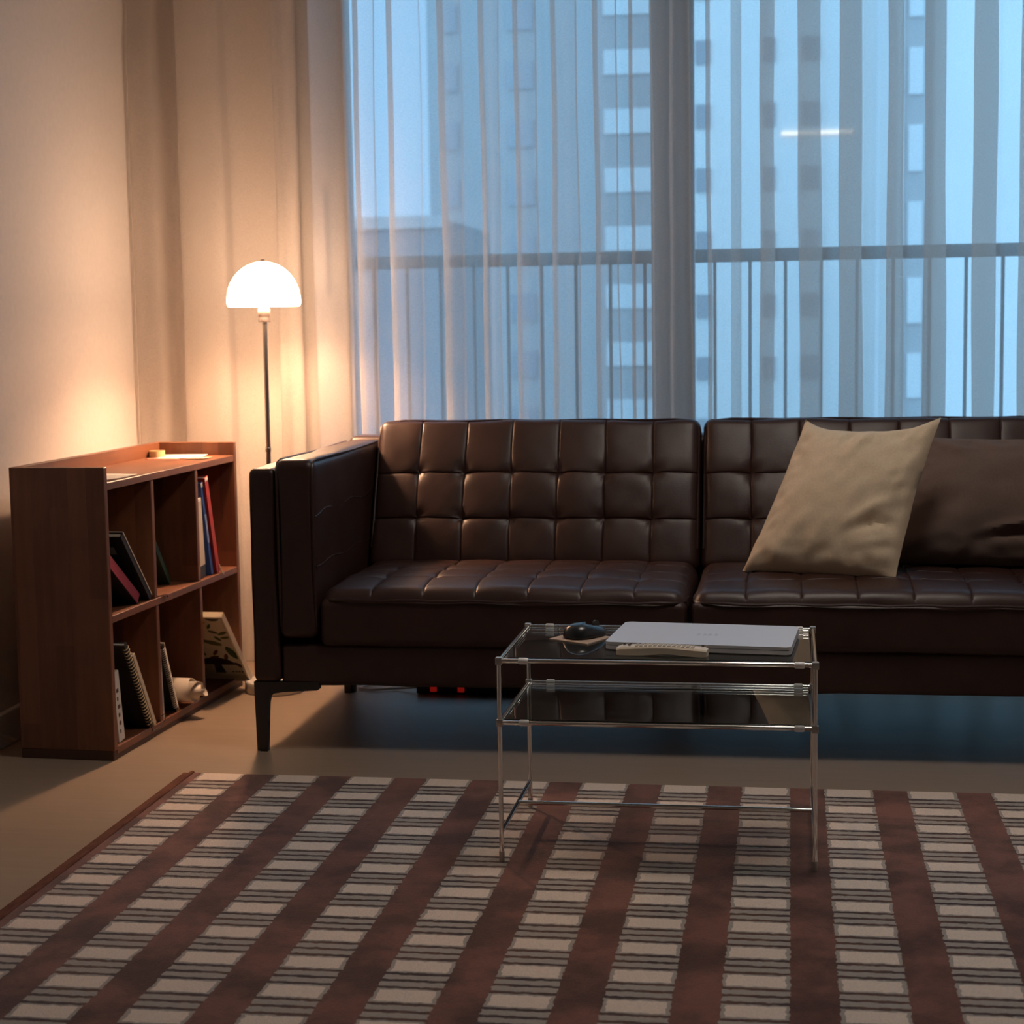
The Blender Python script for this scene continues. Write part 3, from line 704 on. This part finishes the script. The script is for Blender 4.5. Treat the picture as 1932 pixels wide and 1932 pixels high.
def mushroom(cx, cz, s, c, inv=1):
    cap = [(cx+s*math.cos(t), cz+inv*s*.62*math.sin(t)) for t in [math.pi*k/10 for k in range(11)]]
    motif('printed_mushroom', cap, c); motif('printed_stem', [(cx-s*.2, cz), (cx+s*.2, cz), (cx+s*.28, cz-inv*s*.75), (cx-s*.28, cz-inv*s*.75)], c)
def leaf(cx, cz, a, rot, c): motif('printed_leaf', blob(cx, cz, a, a*.36, rot, f=lambda t: 1-.25*math.cos(2*t)*0), c)
mushroom(-.115, .238, .042, br); mushroom(-.04, .272, .019, dkb, -1); mushroom(-.085, .058, .052, dkb); mushroom(-.175, .10, .028, br)
for cx, cz, a, ro_, c in ((-.030, .205, .016, .5, ol), (-.055, .21, .014, -.4, ol), (-.028, .185, .014, .2, ol), (-.05, .18, .013, 2.2, gr), (-.028, .115, .030, 1.9, gr), (-.09, .27, .016, .1, dkb), (-.078, .252, .011, 0, dkb),
                         (-.115, .165, .03, .2, ol), (-.07, .160, .026, -.35, ol), (-.16, .165, .022, 2.7, ol), (-.075, .115, .015, 1.0, br), (-.115, .115, .017, 2.1, dkb), (-.085, .092, .016, .3, br), (-.05, .095, .016, 1.3, br),
                         (-.022, .055, .018, 2.3, dkb), (-.145, .125, .015, .7, dkb), (-.195, .2, .02, .9, gr), (-.20, .255, .018, 2.2, dkb), (-.06, .235, .012, 1.1, gr)):
    leaf(cx, cz, a, ro_, c)
for k in range(5): motif('printed_caption', [(-.052+.009*k, .022), (-.046+.009*k, .022), (-.046+.009*k, .027), (-.052+.009*k, .027)], dkb)
# on the top board
zt = .649
bm = bmn(); c = SM @ Vector((-.193, .768, zt))
lathe(bm, [(.013, 0), (.0215, 0), (.0215, .018), (.013, .018), (.013, 0)], 32, c)
tape = tag(obj('tape_roll', bm, col('masking_tape', (.60, .46, .22)), loc=c), 'small roll of yellowish masking tape on top of the bookshelf', 'tape')
def sheet(name, label, pts, m, dz, curl=0, group=None, cat='paper'):
    cx = sum(p[0] for p in pts)/len(pts); cy = sum(p[1] for p in pts)/len(pts)
    bm = bmn(); n = 8
    A, B_, C_, D_ = [Vector((p[0], p[1], zt+dz)) for p in pts]; V = []
    for i in range(n+1):
        for j in range(n+1):
            a, b = i/n, j/n; p = A*(1-a)*(1-b)+B_*a*(1-b)+C_*a*b+D_*(1-a)*b
            p.z += curl*(a-.2)**2*(1 if a > .2 else 0)
            V.append(bm.verts.new(p))
    for i in range(n):
        for j in range(n):
            k = i*(n+1)+j; bm.faces.new((V[k], V[k+n+1], V[k+n+2], V[k+1]))
    bmesh.ops.transform(bm, matrix=SM, verts=bm.verts)
    o = obj(name, bm, m, loc=SM @ Vector((cx, cy, zt+dz))); s = o.modifiers.new('thickness', 'SOLIDIFY'); s.thickness = .0007; s.offset = 1
    tag(o, label, cat, group); return o
G_ = 'papers on top of the bookshelf'
sheet('leaflet', 'cream leaflet lying at the rear corner of the bookshelf top', [(-.175, .70), (-.19, .815), (-.07, .83), (-.055, .72)], white, .0008, .004, G_)
sheet('leaflet', 'pinkish leaflet half under the cream one beside the tape', [(-.195, .69), (-.19, .745), (-.11, .745), (-.10, .685)], col('pink_print', (.55, .22, .17)), .0004, 0, G_)
sheet('leaflet', 'small yellow leaflet nearest the front edge of the bookshelf top', [(-.085, .685), (-.075, .745), (-.022, .74), (-.028, .688)], col('yellow_print', (.72, .60, .38)), .0022, 0, G_)
o = sheet('paper_sheet', 'folded paper sheet beside the near side panel on the bookshelf top', [(-.11, .055), (-.10, .215), (-.008, .205), (-.02, .05)], 'paper', .0008, .003, G_)
bm = bmn(); prism(bm, [(-.020, .0505), (-.010, .10), (-.012, .10), (-.026, .0505)], 2, zt+.0022, zt+.0028); bmesh.ops.transform(bm, matrix=Matrix.Translation(-(SM @ Vector((-.0595, .13125, zt+.0008)))) @ SM, verts=bm.verts)
obj('red_edge', bm, red, o, local=True, smooth=False)

# ------------------------------------------------------------------ glass coffee table
TX0, TX1, TY0, TY1 = -.523, .047, 3.102, 3.466
tb = thing('coffee_table', 'small chrome tube coffee table with two glass tiers standing on the rug', 'table', ((TX0+TX1)/2, (TY0+TY1)/2, .011))
ZT, ZS, ZB, R = .387, .272, .066, .0042
for x in (TX0, TX1):
    for y in (TY0, TY1):
        g = obj('leg', tube(bmn(), [(x, y, .0125), (x, y, .2), (x, y, ZT)], R, 14), 'chrome', tb)
        obj('foot_cap', tube(bmn(), [(x, y, .0112), (x, y, .03)], R+.0009, 12), 'joint', g)
        for z in (ZT, ZS): obj('corner_joint', B((x-.0062, y-.0062, z-.0075), (x+.0062, y+.0062, z+.0065), bevel=.002), 'joint', tb)
for z in (ZT, ZS):
    for y in (TY0, TY1):
        rl = obj('rail', tube(bmn(), [(TX0+.006, y, z), ((TX0+TX1)/2, y, z), (TX1-.006, y, z)], R, 14), 'chrome', tb)
        for x in (TX0+.045, TX1-.028): obj('glass_clip', tube(bmn(), [(x-.009, y, z), (x-.007, y, z), (x+.007, y, z), (x+.009, y, z)], [.0045, .0060, .0060, .0045], 14), 'clip', rl)
    for x in (TX0, TX1): obj('rail', tube(bmn(), [(x, TY0+.006, z), (x, TY1-.006, z)], R, 14), 'chrome', tb)
    obj('glass_tier', B((TX0+.008, TY0+.006, z+.0005), (TX1-.008, TY1-.006, z+.0055), bevel=.001), 'glass', tb, smooth=False)
for x in (TX0, TX1): obj('stretcher', tube(bmn(), [(x, TY0, ZB), (x, TY1, ZB)], R, 14), 'chrome', tb)
obj('stretcher', tube(bmn(), [(TX0, (TY0+TY1)/2+.02, ZB), (TX1, (TY0+TY1)/2+.02, ZB)], R, 14), 'chrome', tb)
ZG = ZT+.0056
# laptop
lp = thing('laptop', 'closed silver laptop lying on the upper glass of the table', 'laptop', (-.155, 3.29, ZG))
def flat(bm, pts, z0, z1, bevel=.0, seg=2):
    t = bmn(); prism(t, pts, 2, z0, z1)
    if bevel: bmesh.ops.bevel(t, geom=[e for e in t.edges if abs(e.verts[0].co.z-e.verts[1].co.z) > 1e-6], offset=bevel, segments=4, affect='EDGES', profile=.5)
    add(bm, t)
LPP = [(-.338, 3.190), (.004, 3.155), (.020, 3.378), (-.318, 3.412)]
bm = bmn(); flat(bm, LPP, ZG+.002, ZG+.0095, .012); obj('laptop_base', bm, 'silver', lp)
bm = bmn(); flat(bm, LPP, ZG+.0105, ZG+.016, .012); obj('laptop_lid', bm, 'silver', lp)
bm = bmn()
for x, y in ((-.30, 3.21), (-.02, 3.18), (-.29, 3.39), (0.0, 3.36)): tube(bm, [(x, y, ZG+.0001), (x, y, ZG+.0022)], .006, 12)
obj('rubber_feet', bm, 'black_plastic', lp)
bm = bmn()
for i, x in enumerate((-.172, -.160, -.151, -.139)): flat(bm, [(x, 3.268), (x+.006, 3.2675), (x+.0075, 3.285), (x+.002, 3.2855)], ZG+.0158, ZG+.0163)
obj('lid_emblem', bm, col('emblem_grey', (.50, .50, .51), .3), lp, smooth=False)
bm = bmn(); flat(bm, [(-.035, 3.1583), (.0, 3.1548), (.0, 3.1555), (-.035, 3.159)], ZG+.0095, ZG+.0108); obj('hinge_gap', bm, 'black_plastic', lp, smooth=False)
# remote control
rc = thing('remote_control', 'long cream remote control lying in front of the laptop', 'remote', (-.23, 3.15, ZG))
Mr = Matrix.Translation((-.228, 3.148, ZG)) @ Matrix.Rotation(math.radians(-4.5), 4, 'Z')
bm = bmn()
XS = [-.083+.166*k/22 for k in range(23)]
sec = []
for x in XS:
    e = min(1, (x+.083)/.006, (.083-x)/.006); wv = .018*(1-.10*math.cos(x*19)) ; hh = .0165+.002*math.cos(x*30)
    w_ = wv*(.8+.2*e); h_ = hh*(.85+.15*e); zb = .0004+.004*math.exp(-((x-.01)/.035)**2)
    ring = []
    for a, b in ((-1, .15), (-.85, 0), (.85, 0), (1, .15), (1, .8), (.82, 1), (-.82, 1), (-1, .8)): ring.append(bm.verts.new(Mr @ Vector((x, a*w_, zb*(1-b)+b*h_))))
    sec.append(ring)
for A_, B_ in zip(sec, sec[1:]):
    for k in range(8): bm.faces.new((A_[k], A_[(k+1) % 8], B_[(k+1) % 8], B_[k]))
bm.faces.new(sec[0][::-1]); bm.faces.new(sec[-1])
obj('remote_body', bm, 'cream_plastic', rc)
kd = col('dark_key', (.10, .07, .06)); kg = col('grey_key', (.5, .44, .36))
for x, y in ((-.070, .004), (-.060, .009), (-.060, -.003), (.074, .006)): obj('key', B((x-.0025, y-.0025, .0172), (x+.0025, y+.0025, .0198), M=Mr, bevel=.0006), kd, rc)
for i in range(13):
    for j in (-1, 0, 1):
        x = -.046+.0085*i; z = .0158+.002*math.cos(x*30); obj('key', B((x-.003, j*.0085-.003, z), (x+.003, j*.0085+.003, z+.0022), M=Mr, bevel=.0006), kg, rc)
# card and mouse
cp = [(-.455, 3.290), (-.376, 3.238), (-.338, 3.318), (-.412, 3.372)]
bm = bmn(); flat(bm, cp, ZG+.0002, ZG+.0022); card = tag(obj('kraft_card', bm, 'kraft', loc=(-.40, 3.305, ZG), smooth=False), 'brown card lying under the black mouse on the glass', 'card')
ms = thing('computer_mouse', 'black computer mouse sitting on the brown card', 'mouse', (-.396, 3.318, ZG+.0023))
bm = bmn(); Mm = Matrix.Translation((-.388, 3.318, ZG+.0023)) @ Matrix.Rotation(math.radians(-38), 4, 'Z') @ Matrix.Scale(.92, 4)
NN, KK = 26, 12; rings = []
for j in range(KK+1):
    v = j/KK; ring = []
    for k in range(NN):
        a = 2*math.pi*k/NN; ca, sa = math.cos(a), math.sin(a)
        px_ = .0335*math.copysign(abs(ca)**.8, ca); py_ = .053*math.copysign(abs(sa)**.85, sa)
        px_ *= 1-.10*math.sin(a)
        s_ = math.cos(v*math.pi/2)**.55 if j < KK else 0
        hgt = .026*(1-.25*(py_/.053)*.8)
        ring.append(bm.verts.new(Mm @ Vector((px_*(s_ if j else .93), py_*(s_ if j else .95), .0005+hgt*math.sin(v*math.pi/2)*(1 if j else 0)))))
    rings.append(ring)
for A_, B_ in zip(rings, rings[1:]):
    for k in range(NN):
        try: bm.faces.new((A_[k], A_[(k+1) % NN], B_[(k+1) % NN], B_[k]))
        except Exception: pass
bmesh.ops.remove_doubles(bm, verts=bm.verts[:], dist=1e-5)
try: bm.faces.new([v for v in bm.verts if False])
except Exception: pass
obj('mouse_shell', bm, 'black_plastic', ms)
bm = bmn(); tube(bm, [Mm @ Vector((-.0028, .030, .0225)), Mm @ Vector((.0028, .030, .0225))], .0075, 16); obj('scroll_wheel', bm, 'black_metal', ms)

# ------------------------------------------------------------------ under the sofa
ps = thing('power_strip', 'black power strip with glowing red switches under the sofa', 'power strip', (-.80, 4.60, 0))
obj('strip_body', B((-1.0, 4.575, .001), (-.60, 4.63, .034), bevel=.004), 'black_plastic', ps)
MT['neon'] = mat('red_neon', (.25, .01, .01), .3, emit=(1, .03, .02), estr=.12)
for x in (-.952, -.876): obj('switch', B((x-.009, 4.570, .008), (x+.009, 4.60, .030), bevel=.002), 'neon', ps)
bm = bmn(); pts = [(-1.0, 4.60, .014), (-1.06, 4.62, .006), (-1.13, 4.60, .0045), (-1.17, 4.62, .0045), (-1.15, 4.70, .0045), (-1.20, 4.80, .0045), (-1.22, 4.86, .0045)]
tube(bm, pts, .0034, 8); obj('power_cord', bm, col('white_cable', (.6, .57, .52)), ps)
